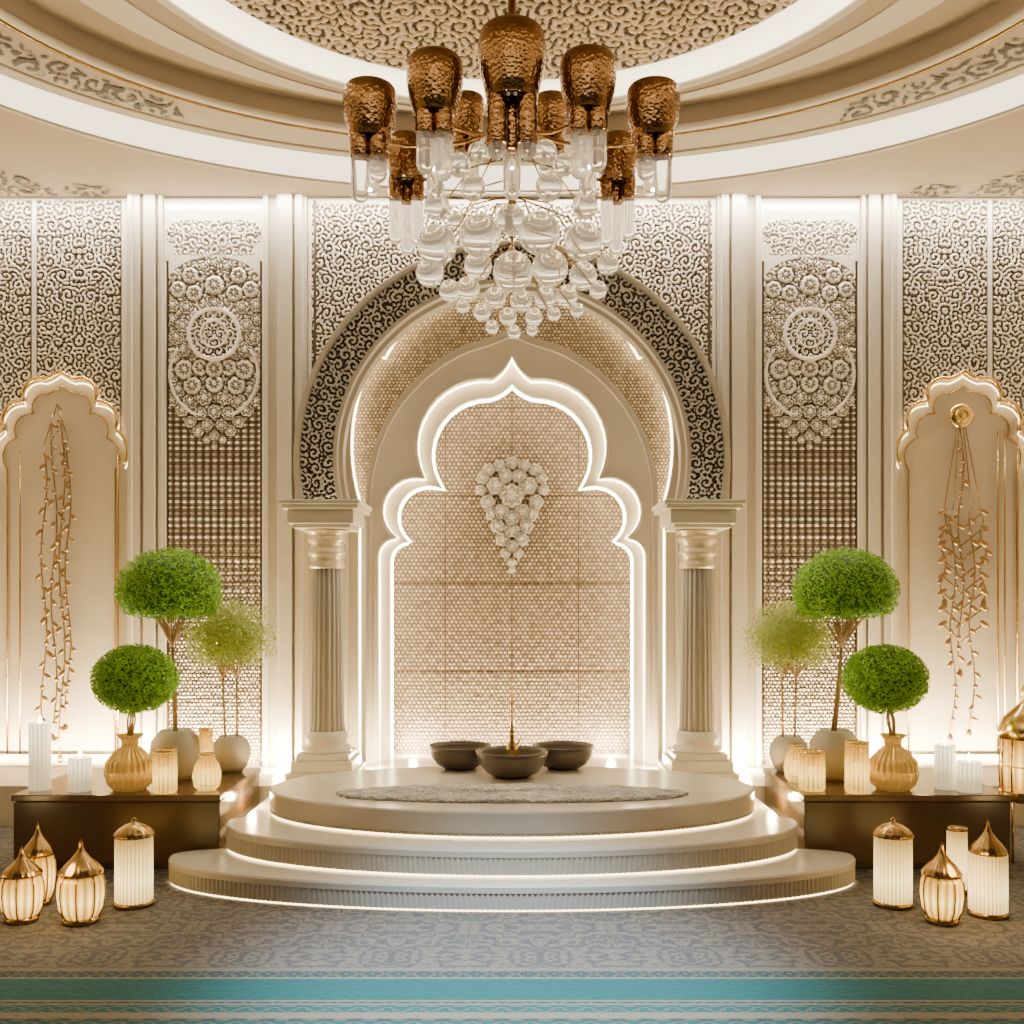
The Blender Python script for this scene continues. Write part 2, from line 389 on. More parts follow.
# ring arch (carved)
d=9.75
def ringP(r0,r1,cy,ybot,d,y,step):
    a0=math.asin((ybot-cy)/((r0+r1)/2)); L=(math.pi+2*a0)*(r0+r1)/2*d/1000
    n=int(L/step); m=max(3,int((r1-r0)*d/1000/step))
    t=np.linspace(math.pi+a0,-a0,n)[:,None]; r=np.linspace(r0,r1,m)[None,:]
    x=r*np.cos(t)*d/1000; z=H+(600-cy+r*np.sin(t))*d/1000
    return np.stack([x,np.full_like(x,y),z],-1),n,m
arch=empty('horseshoe_arch',(0,-.2,Z(503,d)),'large horseshoe arch of dark stone with silvery carved scrollwork','arch')
def par(o,p):
    o.location=Vector(o.location)-Vector(p.location); o.parent=p; return o
P,n,m=ringP(178,214,458,503,d,-.2,.0056)
h=scroll(n,m,8.8,11,True,2.6,cell=3.0)
o=hf('carved_band',P,h,.030,(0,-1,0),None,M_ring); par(o,arch)
def ringslab(r0,r1,y0,th,cy=458,yb=503,dd=9.75):
    a=circ_pts(r1,cy,yb,dd,90); b=circ_pts(r0,cy,yb,dd,90); return slab(a+list(reversed(b)),[],y0,th)
o=solo('outer_moulding',*join(ringslab(212.5,216,-.27,.14),ringslab(216,220,-.20,.07)),M_ringtrim); par(o,arch)
o=solo('inner_moulding',*join(ringslab(175,179,-.27,.265),ringslab(170.5,175,-.17,.165)),M_ringtrim); par(o,arch)
o=solo('arch_core',*join(ringslab(178,204,-.19,.185),ringslab(203,215,-.19,.06)),M_ring); par(o,arch)

# centre carved wall panel
ST=.0056
P,x,z=grid_xz(X(309,10),X(715,10),Z(455,10),CZ-.03,-.004,ST)
px=512+x*100; py=600-(z-H)*100
mask=((px-512)**2+(py-458)**2>205**2)
LAM=.051/ST
h=scroll(*x.shape,LAM,21,True,2.8,cell=3.8)
fr=(np.abs(px-512)>200)|(py<205); h=np.where(fr,1,h); fr2=(np.abs(np.abs(px-512)-197)<1.5); h=np.where(fr2,0,h)
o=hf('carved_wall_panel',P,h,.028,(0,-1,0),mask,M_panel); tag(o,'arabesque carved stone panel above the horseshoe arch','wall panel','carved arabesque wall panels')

# side bays
foil=[(-2,464,.20),(7,430,.30),(27,402,.33),(47,380,-.05),(62,372)]
foil_in=[(8,768,0),(8,470,.25),(17,438,.30),(34,414,.30),(49,394,-.04),(62,386)]
for s in (-1,1):
    side=lambda vf: vf if s<0 else mirror(vf)
    ol=path(foil,9.97,62)
    P,x,z=grid_xz(-5.55,X(128,10),Z(470,10),CZ-.03,-.004,ST)
    px=512+x*100; py=600-(z-H)*100
    big=[(ol[0][0]-3,ol[0][1]-5)]+[(ol[0][0]-3,ol[0][1])]+ol+[(ol[-1][0]+.03,ol[-1][1]),(ol[-1][0]+.03,ol[-1][1]-5)]
    mask=~inside(big,x,z)
    n1=int(.90/ST)
    h=scroll(n1,x.shape[1],LAM,31,True,2.8,cell=3.8)
    cell_=((px+55)%90)/(ST*100); hh=h[np.clip(cell_.astype(int),0,n1-1),np.arange(x.shape[1])[None,:]*np.ones_like(x).astype(int)]
    e=np.minimum((px+55)%90,90-(px+55)%90)
    hh=np.where(e<2.2,1,hh); hh=np.where((e>=2.2)&(e<3.8),0,hh); hh=np.where(px>125,1,hh)
    if s>0: P=P*np.array([-1,1,1])
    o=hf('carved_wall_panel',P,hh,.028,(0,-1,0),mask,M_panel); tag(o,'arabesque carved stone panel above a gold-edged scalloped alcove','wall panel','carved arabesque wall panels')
    if s>0: o.data.flip_normals()
    t=tube([(x_,-.08,z_) for x_,z_ in ol],.020,8)
    al=solo('alcove_arch_moulding',*side(t),M_gold,True); tag(al,'gold scalloped arch moulding on the plaster wall','moulding','gold alcove mouldings')
    led2=solo('led_strip',*side(tube([(x_,-.045,z_-.045) for x_,z_ in ol],.006,6)),M_ledstep,True); tag(led2,'warm light strip tucked under the scalloped gold moulding','led strip light','warm alcove lighting strips')
    t2=tube([(x_,-.016,z_) for x_,z_ in path(foil_in,10,62)],.009,6)
    al=solo('alcove_inner_moulding',*side(t2),M_oldgold,True); tag(al,'slim gold inner arch line on the plaster wall','moulding','gold alcove mouldings')
    def pil(pa,pb,steps):
        prof=[(X(pa,10),-.003)]
        for a,y in steps: prof.append((X(a,10),y))
        prof.append((X(pb,10),-.003)) 
        return extr(prof,PLZ,CZ)
    def st(l):
        out=[]
        for a,b,y in l: out+=[(a,y),(b,y)]
        return out
    o=solo('pilaster',*side(pil(129,165,st([(129.1,132,-.05),(132.1,136,-.12),(136.1,143,-.10),(143.1,147,-.02),(147.1,158,-.10),(158.1,161,-.02),(161.1,164.9,-.08)]))),M_white); tag(o,'tall white moulded plaster pilaster','pilaster','wall pilasters')
    o=solo('pilaster',*side(pil(265,308,st([(265.1,270,-.08),(270.1,279,-.02),(279.1,282,-.10),(282.1,294,-.12),(294.1,297,-.02),(297.1,304,-.10),(304.1,307.9,-.05)]))),M_white); tag(o,'tall white moulded plaster pilaster','pilaster','wall pilasters')
    # floral strip
    P,x,z=grid_xz(X(165.5,10),X(264.5,10),PLZ+.02,CZ-.03,-.004,.0062)
    px=512+x*100; py=600-(z-H)*100; u=px-215
    lab=scroll(*x.shape,7.6,41,True,2.5,cell=3)
    bd=sparkle(x,z,.042,77,.5,.45)
    vert=.5+.5*np.cos(u*2*np.pi/7.5)
    h=bd*.95
    lowfade=np.clip((650-py)/120,0,1)*.95
    cur=(py>400)&(py<650); h=np.where(cur,np.clip((1-lowfade)*bd*.95+lowfade*((.04+.96*vert)*1.2*sparkle(x*0+u*.0,z,.034,78,.6,.4)),0,1),h)
    topz=py<382+20*np.cos(u/16)
    h=np.where(topz,.34+.55*lab,h)
    for (cx,cy,r,n) in [(0,264,8,5),(-12,268,8,5),(12,268,8,5),(-24,276,10,7),(24,276,10,7),(-36,290,10,7),(36,290,10,7),(-20,294,10,7),(20,294,10,7),(-42,306,8,6),(42,306,8,6),(-28,308,8,6),(28,308,8,6),(-42,320,7,5),(42,320,7,5),(0,286,12,9),(0,304,7,6),(0,447,4,5),(-8,440,5,5),(8,440,5,5),(0,436,6,5),(-16,431,7,6),(16,431,7,6),(-7,425,7,6),(7,425,7,6),(-24,422,7,6),(24,422,7,6),(-14,414,8,6),(14,414,8,6),(0,412,8,7),(-32,410,8,6),(32,410,8,6),(-24,402,9,7),(24,402,9,7),(-42,400,8,6),(42,400,8,6),(-10,398,9,7),(10,398,9,7),(-36,390,9,7),(36,390,9,7),(-22,386,11,8),(22,386,11,8),(0,384,11,8),(-43,376,9,7),(43,376,9,7),(-30,370,12,9),(30,370,12,9),(-42,356,10,7),(42,356,10,7),(-31,350,9,7),(31,350,9,7),(-38,338,9,7),(38,338,9,7),(-32,326,8,6),(32,326,8,6),(-14,368,10,7),(14,368,10,7),(0,369,11,8)]:
        h=rosette(h,u,py,cx,cy,r,n,.60,.9,1.6 if r>9 else 1.1,.22)
    ct=(u**2+(py-335)**2)<25**2; h=np.where(ct,np.where(scroll(*x.shape,6.6,43,True,3,2.6)>.5,1.3,.0),h)
    rg=np.abs(np.sqrt(u**2+(py-335)**2)-25)<1.8; h=np.where(rg,1.5,h)
    rg=np.abs(np.sqrt(u**2+(py-335)**2)-13)<1.0; h=np.where(rg,1.4,h)
    # large lacy outer ring of the medallion
    rg=np.abs(np.sqrt(u**2+(py-375)**2)-44)<1.4; h=np.where(rg&(py>350)&(py<415),1.4,h)
    plain=(py<258)|((py<283)&(((u/49)**2+((py-290)/32)**2)>1)); h=np.where(plain,.9,h)
    cre=(py>222)&(py<256)&(np.abs(u)<46-8*np.cos(py/5)); h=np.where(cre,.4+.7*lab,h)
    bor=np.abs(u)>47.5; h=np.where(bor,1.1,h); gr=(np.abs(np.abs(u)-46.5)<1.2)&(py>262); h=np.where(gr,0,h)
    if s>0: P=P*np.array([-1,1,1])
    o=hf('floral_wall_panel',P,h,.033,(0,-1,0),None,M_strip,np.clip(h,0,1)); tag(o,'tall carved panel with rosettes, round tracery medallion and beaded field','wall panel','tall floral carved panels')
    if s>0: o.data.flip_normals()
    o=solo('trim_%d'%(3 if s<0 else 4),*side(box(X(-48,10),X(128,10),-.06,-.002,PLZ,PLZ+.12)),M_white); o['kind']='structure'

# ------------------------------------------------------------ columns
d=9.3
cx=X(327,d); sc=d/1000
def pr(l): return [(r*sc,Z(y,d)-PLZ) for r,y in l]
def build_column():
    e=empty('column',(cx,d-10,PLZ),'fluted cream stone column with ringed champagne capital carrying the arch','column','arch columns')
    def bx(w,ya,yb,dep): return box(-w*sc,w*sc,-dep,dep,Z(ya,d)-PLZ,Z(yb,d)-PLZ)
    b=part(e,'pedestal',join(bx(34,778,768,.32),bx(30,768,757,.28),bx(26,757,751,.24)),M_white,False); bevel(b,.008)
    part(e,'base',lathe(pr([(0,751),(25,751),(25,747),(22,745),(21,742),(22,739),(22,736),(20,733),(19,730),(0,729)]),48),M_white)
    V,F=lathe(pr([(19,730),(17.5,722),(17,700),(16.3,640),(15.3,566)]),160,20,.16); part(e,'shaft',(V,F),M_ringtrim)
    part(e,'capital',lathe(pr([(0,569),(16,569),(17.5,567),(17.5,565),(16,563),(16,557),(18.5,555),(18.5,552),(16.5,550),(16.5,544),(19,542),(19,539),(17.5,537),(18,535),(22,532),(22,531),(0,530)]),48),M_champ,label='ringed champagne gold capital')
    b=part(e,'entablature',join(bx(28,530,526,.28),bx(32,526,512,.33),bx(37,512,508,.38),bx(39,508,503.5,.40)),M_white,False); bevel(b,.006)
    return e
c1=build_column()
def copytree(o,dx):
    n=o.copy(); n.location.x=dx; col.objects.link(n)
    for c in list(o.children):
        k=c.copy(); k.parent=n; col.objects.link(k)
    return n
copytree(c1,-cx)

# ------------------------------------------------------------ ceiling
cy0=-3.54
def ell(a,b,n=128): return [(a*math.cos(2*math.pi*i/n),cy0+b*math.sin(2*math.pi*i/n)) for i in range(n)]
def annulus(o_,i_,z):
    n=len(o_); V=[(x,y,z) for x,y in o_]+[(x,y,z) for x,y in i_]
    return V,[(k,(k+1)%n,(k+1)%n+n,k+n) for k in range(n)]
def fascia(e,z0,z1): return extr(e,z0,z1,False)
E0=ell(4.79,3.4);E2=ell(3.9,2.84);E3=ell(2.82,2.64)
tri=tessellate_polygon([[Vector((x,y,0)) for x,y in ((-WX,0),(WX,0),(WX,-9),(-WX,-9))],[Vector((x,y,0)) for x,y in E0]])
pts=[(-WX,0),(WX,0),(WX,-9),(-WX,-9)]+E0
o=solo('ceiling',[(x,y,CZ) for x,y in pts],tri,M_ceil,fix=False); o['kind']='structure'
o=solo('trim_5',*fascia(E0,CZ,6.30),M_cove,True); o['kind']='structure'
o=solo('trim_6',*annulus(E0,E2,6.30),M_ceil); o['kind']='structure'
o=solo('trim_7',*fascia(E2,6.30,6.50),M_ceil,True); o['kind']='structure'
o=solo('trim_8',*annulus(E2,E3,6.50),M_ceil); o['kind']='structure'
o=solo('trim_9',*fascia(E3,6.50,6.64),M_cove,True); o['kind']='structure'
o=solo('trim_10',*tube([(x,y,6.30) for x,y in ell(3.9,2.84)],.035,8,True),M_white,True); o['kind']='structure'
o=solo('trim_11',*tube([(x,y,6.50) for x,y in E3],.03,8,True),M_white,True); o['kind']='structure'
o=solo('trim_12',*tube([(x,y,6.29) for x,y in ell(3.98,2.92)],.014,6,True),M_oldgold,True); o['kind']='structure'
o=solo('trim_13',*join(annulus(ell(3.45,2.76),ell(3.1,2.71),6.485),fascia(ell(3.45,2.76),6.485,6.5),fascia(ell(3.1,2.71),6.485,6.5)),M_white); o['kind']='structure'
o=solo('trim_14',*tube([(x,y,CZ) for x,y in E0],.02,6,True),M_white,True); o['kind']='structure'
o=solo('trim_15',*annulus(ell(2.83,2.65),ell(2.55,2.4),6.62),M_cove); o['kind']='structure'
o=solo('trim_16',*tube([(x,y,6.30) for x,y in ell(4.62,3.28)],.02,6,True),M_ceil,True); o['kind']='structure'
def grid_xy(x0,x1,y0,y1,z,step):
    n=int((x1-x0)/step)+1; m=int((y1-y0)/step)+1
    x=np.linspace(x0,x1,n)[:,None]*np.ones((1,m)); y=np.ones((n,1))*np.linspace(y0,y1,m)[None,:]
    return np.stack([x,y,np.full_like(x,z)],-1),x,y
P,x,y=grid_xy(-2.62,2.62,cy0-2.5,cy0+2.5,6.66,.0108)
mask=(x/2.62)**2+((y-cy0)/2.46)**2<1
h=scroll(*x.shape,7.4,51,True,2.6,cell=3.6)
o=hf('ceiling_medallion',P,h,.035,(0,0,-1),mask,M_dome); tag(o,'round bronze and cream fretwork ceiling medallion','ceiling medallion')
def orn(zv,maskf,seed,lab,lam=9,x0=-5.5,x1=5.5,y0=-4,y1=0,step=.0115):
    P,x,y=grid_xy(x0,x1,y0,y1,zv,step); mask=maskf(x,y); h=scroll(*x.shape,lam,seed,False,3,2.8)
    mask&=h>.45
    o=hf('ceiling_scrollwork',P,h,.012,(0,0,-1),mask,M_orn); tag(o,lab,'ceiling ornament','ceiling scrollwork'); return o
for s in (-1,1):
    def band(x,y):
        q=np.sqrt((x/4.33)**2+((y-cy0)/3.1)**2); return (np.abs(q-1)<.045)&(s*x>2.9)
    orn(6.299,band,61,'dark scrollwork band on the ceiling ring',x0=min(s*2.5,s*4.9),x1=max(s*2.5,s*4.9),y0=-3.6,y1=-.6)
    def corner(x,y):
        q=np.sqrt((x/4.79)**2+((y-cy0)/3.4)**2); return (q>1.05)&(((np.abs(x)-5.6)**2*.8+(y*1.0)**2)<1.0)
    orn(CZ-.001,corner,62,'dark corner scrollwork on the flat ceiling',x0=min(s*4.3,s*5.55),x1=max(s*4.3,s*5.55),y0=-1.3,y1=-.08)
    def small(x,y): return ((np.abs(x)-4.15)/.25)**2+((y+.20)/.15)**2<1
    orn(CZ-.001,small,63,'small scrollwork spray on the flat ceiling',x0=min(s*3.8,s*4.5),x1=max(s*3.8,s*4.5),y0=-.4,y1=-.04)

# ------------------------------------------------------------ dais
def Y(d): return d-10
def tier_outline(a,df,dc,clampx=None,db=None,rb=.15,ins=0,n=260):
    P=[]; a-=ins; b=dc-df-ins
    for i in range(n+1):
        t=-math.pi*i/n; P.append((a*math.cos(t),Y(dc)+b*math.sin(t)))
    if clampx is None:
        bb=db-dc-ins
        for i in range(1,n): t=math.pi-math.pi*i/n; P.append((a*math.cos(t),Y(dc)+bb*math.sin(t)))
    else:
        cxx=clampx-ins
        for i in range(1,13):
            t=math.pi/2*i/12; P.append((-(cxx+(a-cxx)*math.cos(t)),Y(dc)+rb*math.sin(t)))
        P.append((-cxx,Y(8.86)-ins)); P.append((cxx,Y(8.86)-ins))
        for i in range(12,0,-1):
            t=math.pi/2*i/12; P.append(((cxx+(a-cxx)*math.cos(t)),Y(dc)+rb*math.sin(t)))
    return P
def resample_ribs(P,step=.008,amp=.006,per=.036):
    Q=[]; L=0; n=len(P)
    for i in range(n):
        a=P[i]; b=P[(i+1)%n]; l=math.hypot(b[0]-a[0],b[1]-a[1]); k=max(1,int(l/step))
        if l<1e-6: continue
        nx,ny=(b[1]-a[1])/l,-(b[0]-a[0])/l
        for j in range(k):
            t=j/k; s=(L+l*t); o=amp*math.cos(2*math.pi*s/per)
            Q.append((a[0]+(b[0]-a[0])*t+nx*o,a[1]+(b[1]-a[1])*t+ny*o))
        L+=l
    return Q
dais=empty('stepped_dais',(0,Y(7.6),FZ),'three-tier rounded cream marble dais with glowing step edges','dais')
def dpart(name,vf,mat,smooth=False):
    return part(dais,name,([(p[0],p[1]-Y(7.6),p[2]-FZ) for p in vf[0]],vf[1]),mat,smooth)
for (a,df,dc,cl,db,rb,z0,z1) in [(2.46,6.42,7.20,2.05,None,.18,FZ,.185),(2.13,6.6,7.50,2.05,None,.1,.185,.368),(1.90,6.9,7.9,None,8.88,0,.368,.557)]:
    zl=z1-.05
    if z1>.5: zl=z0+.04
    lip=tier_outline(a,df,dc,cl,db,rb,0); lip2=tier_outline(a,df,dc,cl,db,rb,.012)
    n=len(lip)
    V=[(x,y,zl) for x,y in lip]+[(x,y,z1-.012) for x,y in lip]+[(x,y,z1) for x,y in lip2]
    F=[(i,(i+1)%n,(i+1)%n+n,i+n) for i in range(n)]+[(i+n,(i+1)%n+n,(i+1)%n+2*n,i+2*n) for i in range(n)]+[tuple(range(n-1,-1,-1)),tuple(range(2*n,3*n))]
    dpart('step',(V,F),M_dais)
    ri=resample_ribs(tier_outline(a,df,dc,cl,db,rb,.008,120))
    dpart('riser',extr(ri,z0+.014,zl),M_riser,False)
    le=tier_outline(a,df,dc,cl,db,rb,.018,120)
    dpart('led_strip',tube([(x,y,z0+.007) for x,y in le],.006,6,True),M_ledstep,True)
def rugmesh():
    n=128; V=[];F=[]; rnd=random.Random(5)
    rows=[(1.0,.0),(1.0,.012),(.985,.022),(.93,.028),(.85,.03),(.75,.03),(.65,.03),(.55,.03),(.45,.03),(.3,.03),(.15,.03),(.01,.03)]
    for k,(s,z) in enumerate(rows):
        for i in range(n):
            t=2*math.pi*i/n; w=1+.014*math.sin(9*t)+.010*math.sin(23*t+1)+rnd.uniform(-.006,.006)
            V.append((1.31*s*w*math.cos(t),.31*s*w*math.sin(t),z+(rnd.uniform(-.007,.009) if 0<k<11 else 0)))
    for k in range(len(rows)-1):
        for i in range(n): F.append((k*n+i,k*n+(i+1)%n,(k+1)*n+(i+1)%n,(k+1)*n+i))
    F.append(tuple(range(n-1,-1,-1))); F.append(tuple((len(rows)-1)*n+i for i in range(n)))
    return V,F
V,F=rugmesh(); o=solo('oval_fur_rug',[(x,y+Y(7.5),z+.557) for x,y,z in V],F,M_fur,True); tag(o,'oval pale grey fur rug lying on the top of the dais','rug')

def bowl(px,w,yt,yb,dd,label):
    s=dd/1000; R=w/2*s; h=(yb-yt)*s*.84
    e=empty('bowl',(X(px,dd),Y(dd),.557),label,'bowl','dark bowls on the dais')
    prof=[(0,0),(R*.48,0),(R*.51,.010),(R*.74,h*.20),(R*.90,h*.50),(R*.98,h*.84),(R,h),(R*.965,h),(R*.94,h*.84),(R*.84,h*.5),(R*.6,h*.25),(0,h*.14)]
    part(e,'body',lathe(prof,48),M_bowl)
    part(e,'rim',tube([(R*.985*math.cos(t),R*.985*math.sin(t),h) for t in [2*math.pi*i/48 for i in range(48)]],.007,6,True),M_bowl)
    return e,h,R
bowl(460,62,745,772,8.70,'dark brown stone bowl beside the incense bowl')
bowl(563,62,745,772,8.70,'dark brown stone bowl beside the incense bowl')
e,hb,R=bowl(512,72,744,774,8.30,'dark brown stone bowl holding a gold incense burner')
inc=empty('incense_burner',(X(512,8.30),Y(8.30),.557+hb*.16),'gold incense burner with tall thin stick in a bowl','incense burner')
part(inc,'burner',lathe([(0,0),(.08,0),(.1,.03),(.05,.07),(.03,.12),(.055,.18),(.04,.23),(.02,.27),(.03,.30),(.012,.33),(0,.35)],24),M_gold)
part(inc,'stick',tube([(0,0,.32),(0,0,.5),(0,0,.75)],.016,8,taper=.008),M_gold)
part(inc,'handle',tube([(0,0,.2),(.05,0,.24),(.08,0,.30)],.012,6,taper=.004),M_gold)

# ------------------------------------------------------------ consoles
CT=.577
for s in (-1,1):
    e=empty('console_bench',(s*2.935,Y(8.0),FZ),'low dark walnut display bench beside the dais','bench','walnut display benches')
    w=.775
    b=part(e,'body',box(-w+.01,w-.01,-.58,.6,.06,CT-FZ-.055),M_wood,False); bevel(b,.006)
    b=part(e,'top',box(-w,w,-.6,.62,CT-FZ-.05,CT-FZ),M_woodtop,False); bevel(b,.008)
    part(e,'plinth',box(-w+.06,w-.06,-.53,.55,0,.058),M_dark,False)

# ------------------------------------------------------------ plants
def leaves(n,rx,rz,size,shell,seed,flat=0):
    rng=np.random.default_rng(seed); V=[];F=[]
    for i in range(n):
        v=rng.normal(size=3); v/=np.linalg.norm(v)
        rad=shell+(1-shell)*rng.random()
        if v[2]<-.5 and flat==1: v[2]=-.5-.4*rng.random()*(-(v[2]+.5))
        if flat==2:
            rad=rad*(1+.07*math.sin(5*math.atan2(v[1],v[0]))+.07*math.sin(4*v[2]*3)); 
            if v[2]<-.55: v[2]=-.55-.25*rng.random()
        p=np.array([v[0]*rx*rad,v[1]*rx*rad,v[2]*rz*rad])
        nrm=v+rng.normal(size=3)*.55; nrm/=np.linalg.norm(nrm)
        a=np.cross(nrm,rng.normal(size=3)); a/=np.linalg.norm(a); b=np.cross(nrm,a)
        s=size*(.7+.6*rng.random()); k=len(V)
        V+=[tuple(p-a*s),tuple(p+b*s*.5+nrm*s*.2),tuple(p+a*s),tuple(p-b*s*.5+nrm*s*.2)]
        F.append((k,k+1,k+2,k+3))
    return V,F
def plant(kind,px_ball,py_ball,rx,ry,pot_px,dd,base_label,potf,name='potted_topiary'):
    bx=X(pot_px,dd); e=empty(name,(bx,Y(dd),CT),base_label,'plant','potted trees on the benches')
    ox=X(px_ball,dd)-bx; oz=Z(py_ball,dd)-CT; rxm=rx*dd/1000; rzm=ry*dd/1000
    h=potf(e)
    base=Vector((0,0,h-.02)); topc=Vector((ox,0,oz))
    rnd=random.Random(kind)
    tubes=[]
    fork=base.lerp(topc,.60); 
    if kind==1:
        tubes.append(tube([base,base.lerp(fork,.5)+Vector((.01,0,0)),fork],.015,8,taper=.012))
        o_=Vector((-.02,.01,0)); tubes.append(tube([base+o_,base.lerp(fork,.5)+Vector((-.01,0,0)),fork],.009,6))
    elif kind==2:
        tubes.append(tube([base+Vector((-.05,0,0)),base.lerp(fork,.5)+Vector((-.055,0,0)),fork+Vector((-.06,0,0))],.010,6))
        tubes.append(tube([base+Vector((.05,0,0)),base.lerp(fork,.5)+Vector((.055,0,0)),fork+Vector((.06,0,0))],.010,6))
    else:
        for k in range(4):
            o_=Vector((.03*math.cos(k*1.6),.03*math.sin(k*1.6),0)); tubes.append(tube([base+o_*.5,base.lerp(fork,.5)+o_,fork],.008,6))
    for k in range(26):
        t=2*math.pi*k/26; rr=.2+(.65 if kind==2 else .45)*rnd.random()
        end=topc+Vector((rxm*rr*math.cos(t),rxm*rr*math.sin(t),-rzm*.45+rnd.random()*rzm*(.8 if kind==2 else .3)))
        st_=fork+(Vector(((-.06 if k%2 else .06),0,0)) if kind==2 else Vector((0,0,0)))
        mid=st_.lerp(end,.5)+Vector((0,0,.02)); tubes.append(tube([st_,mid,end],.006,5,taper=.003))
    part(e,'trunk',join(*tubes),M_trunk)
    if kind==2:
        v,f=leaves(9500,rxm,rzm,.0135,.30,7,flat=2); fo=part(e,'foliage',shift((v,f),ox,0,oz),M_leaflight,False,fix=False)
    else:
        v,f=leaves(8500,rxm,rzm,.013,.84,5+kind,flat=1 if kind==1 else 0)
        fo=part(e,'foliage',shift((v,f),ox,0,oz),M_leaf,False,fix=False)
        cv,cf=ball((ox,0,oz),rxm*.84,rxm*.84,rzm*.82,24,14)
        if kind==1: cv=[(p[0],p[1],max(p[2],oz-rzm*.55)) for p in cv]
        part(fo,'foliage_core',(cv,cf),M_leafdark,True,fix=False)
    return e
def pot_round(r,h,mat):
    def f(e):
        part(e,'pot',lathe([(0,0),(r*.55,0),(r*.8,h*.15),(r,h*.5),(r*.92,h*.78),(r*.62,h*.97),(r*.55,h),(r*.5,h*.95),(0,h*.9)],40),mat); return h
    return f
M_vase=pmat('gold_vase_glass',(.75,.47,.10),.08,.55,trans=.35,emit=(1,.62,.14),es=.14,var=.2,scale=8)  # slight emission: lit-through glow put into a vase that holds no light
def pot_gold(r,h):
    def f(e):
        part(e,'vase',lathe([(0,0),(r*.6,0),(r*.85,h*.1),(r,h*.32),(r*.93,h*.52),(r*.6,h*.70),(r*.33,h*.79),(r*.33,h*.90),(r*.55,h),(r*.47,h*.99),(r*.28,h*.88),(0,h*.80)],144,24,.12),M_vase,label='ribbed gold glass vase'); return h
    return f
for s in (-1,1):
    f=lambda p: p if s<0 else 1024-p
    plant(1,f(170) if s<0 else 845,591,52,44,f(176) if s<0 else 835,8.05,'round-crowned bright green tree in a round stone pot',pot_round(.21,.40,M_pot),'potted_tree')
    plant(2,f(229) if s<0 else 789,637,46,41,f(231) if s<0 else 789,8.42,'loose pale green feathery tree in a small round stone pot',pot_round(.165,.30,M_pot),'potted_tree')
    plant(3,f(135) if s<0 else 885,679,42,35,f(130) if s<0 else 893,7.62,'round clipped green topiary ball in a ribbed gold vase',pot_gold(.19,.42),'potted_topiary')

def pillar(px,dd,w,h,label,z=CT):
    e=empty('pillar_candle',(X(px,dd),Y(dd),z),label,'candle','white pillar candles')
    r=w/2*dd/1000; hh=h*dd/1000
    part(e,'wax',lathe([(0,0),(r,0),(r,hh*.98),(r*.93,hh),(r*.75,hh*.985),(r*.3,hh*.96),(0,hh*.955)],64,16,.07),M_wax)
    part(e,'flame',lathe([(0.0001,0),(.012,.012),(.015,.028),(.008,.05),(.0001,.072)],12),M_flame,loc=(0,0,hh*.955+.008))
    part(e,'wick',tube([(0,0,hh*.95),(0,0,hh*.95+.012)],.003,6),M_dark)
def jar(px,dd,w,h,label,kind=0):
    r=w/2*dd/1000; hh=h*dd/1000
    e=empty('candle_jar',(X(px,dd),Y(dd),CT),label,'candle holder','amber glass candle jars')
    if kind==0: prof=[(0,0),(r*.9,0),(r,.02),(r*.97,hh*.3),(r,hh*.6),(r*.95,hh*.95),(r*.98,hh),(r*.9,hh),(r*.87,hh*.9),(r*.87,.03),(0,.03)]
    else: prof=[(0,0),(r*.6,0),(r*.9,hh*.12),(r,hh*.42),(r*.85,hh*.7),(r*.55,hh*.88),(r*.6,hh),(r*.5,hh),(r*.48,hh*.88),(r*.8,hh*.6),(r*.8,hh*.2),(0,.03)]
    part(e,'glass',lathe(prof,96,16,.08),M_amber)
    part(e,'candle',lathe([(0,.032),(r*.4,.032),(r*.4,hh*.55),(0,hh*.55)],20),M_wax)
    part(e,'rim',tube([(r*(.95 if kind==0 else .56)*math.cos(t),r*(.95 if kind==0 else .56)*math.sin(t),hh) for t in [2*math.pi*i/32 for i in range(32)]],.007,6,True),M_gold)
pillar(40,7.62,21,67,'tall white ribbed pillar candle on the bench')
pillar(80,7.58,22,33,'short white pillar candle on the bench')
pillar(945,7.66,20,44,'medium white ribbed pillar candle on the bench')
pillar(969,7.55,23,30,'short white pillar candle on the bench')
jar(165,7.5,24,42,'amber glass cylinder with lit candle')
jar(207,7.6,28,36,'rounded gold-amber candle jar',1)
jar(206,8.06,14,50,'slim amber glass candle cylinder')
jar(857,7.5,24,50,'amber glass cylinder with lit candle')
jar(812,7.6,26,38,'ribbed amber cylinder with lit candle')
jar(796,7.95,24,36,'small rounded amber candle jar',1)

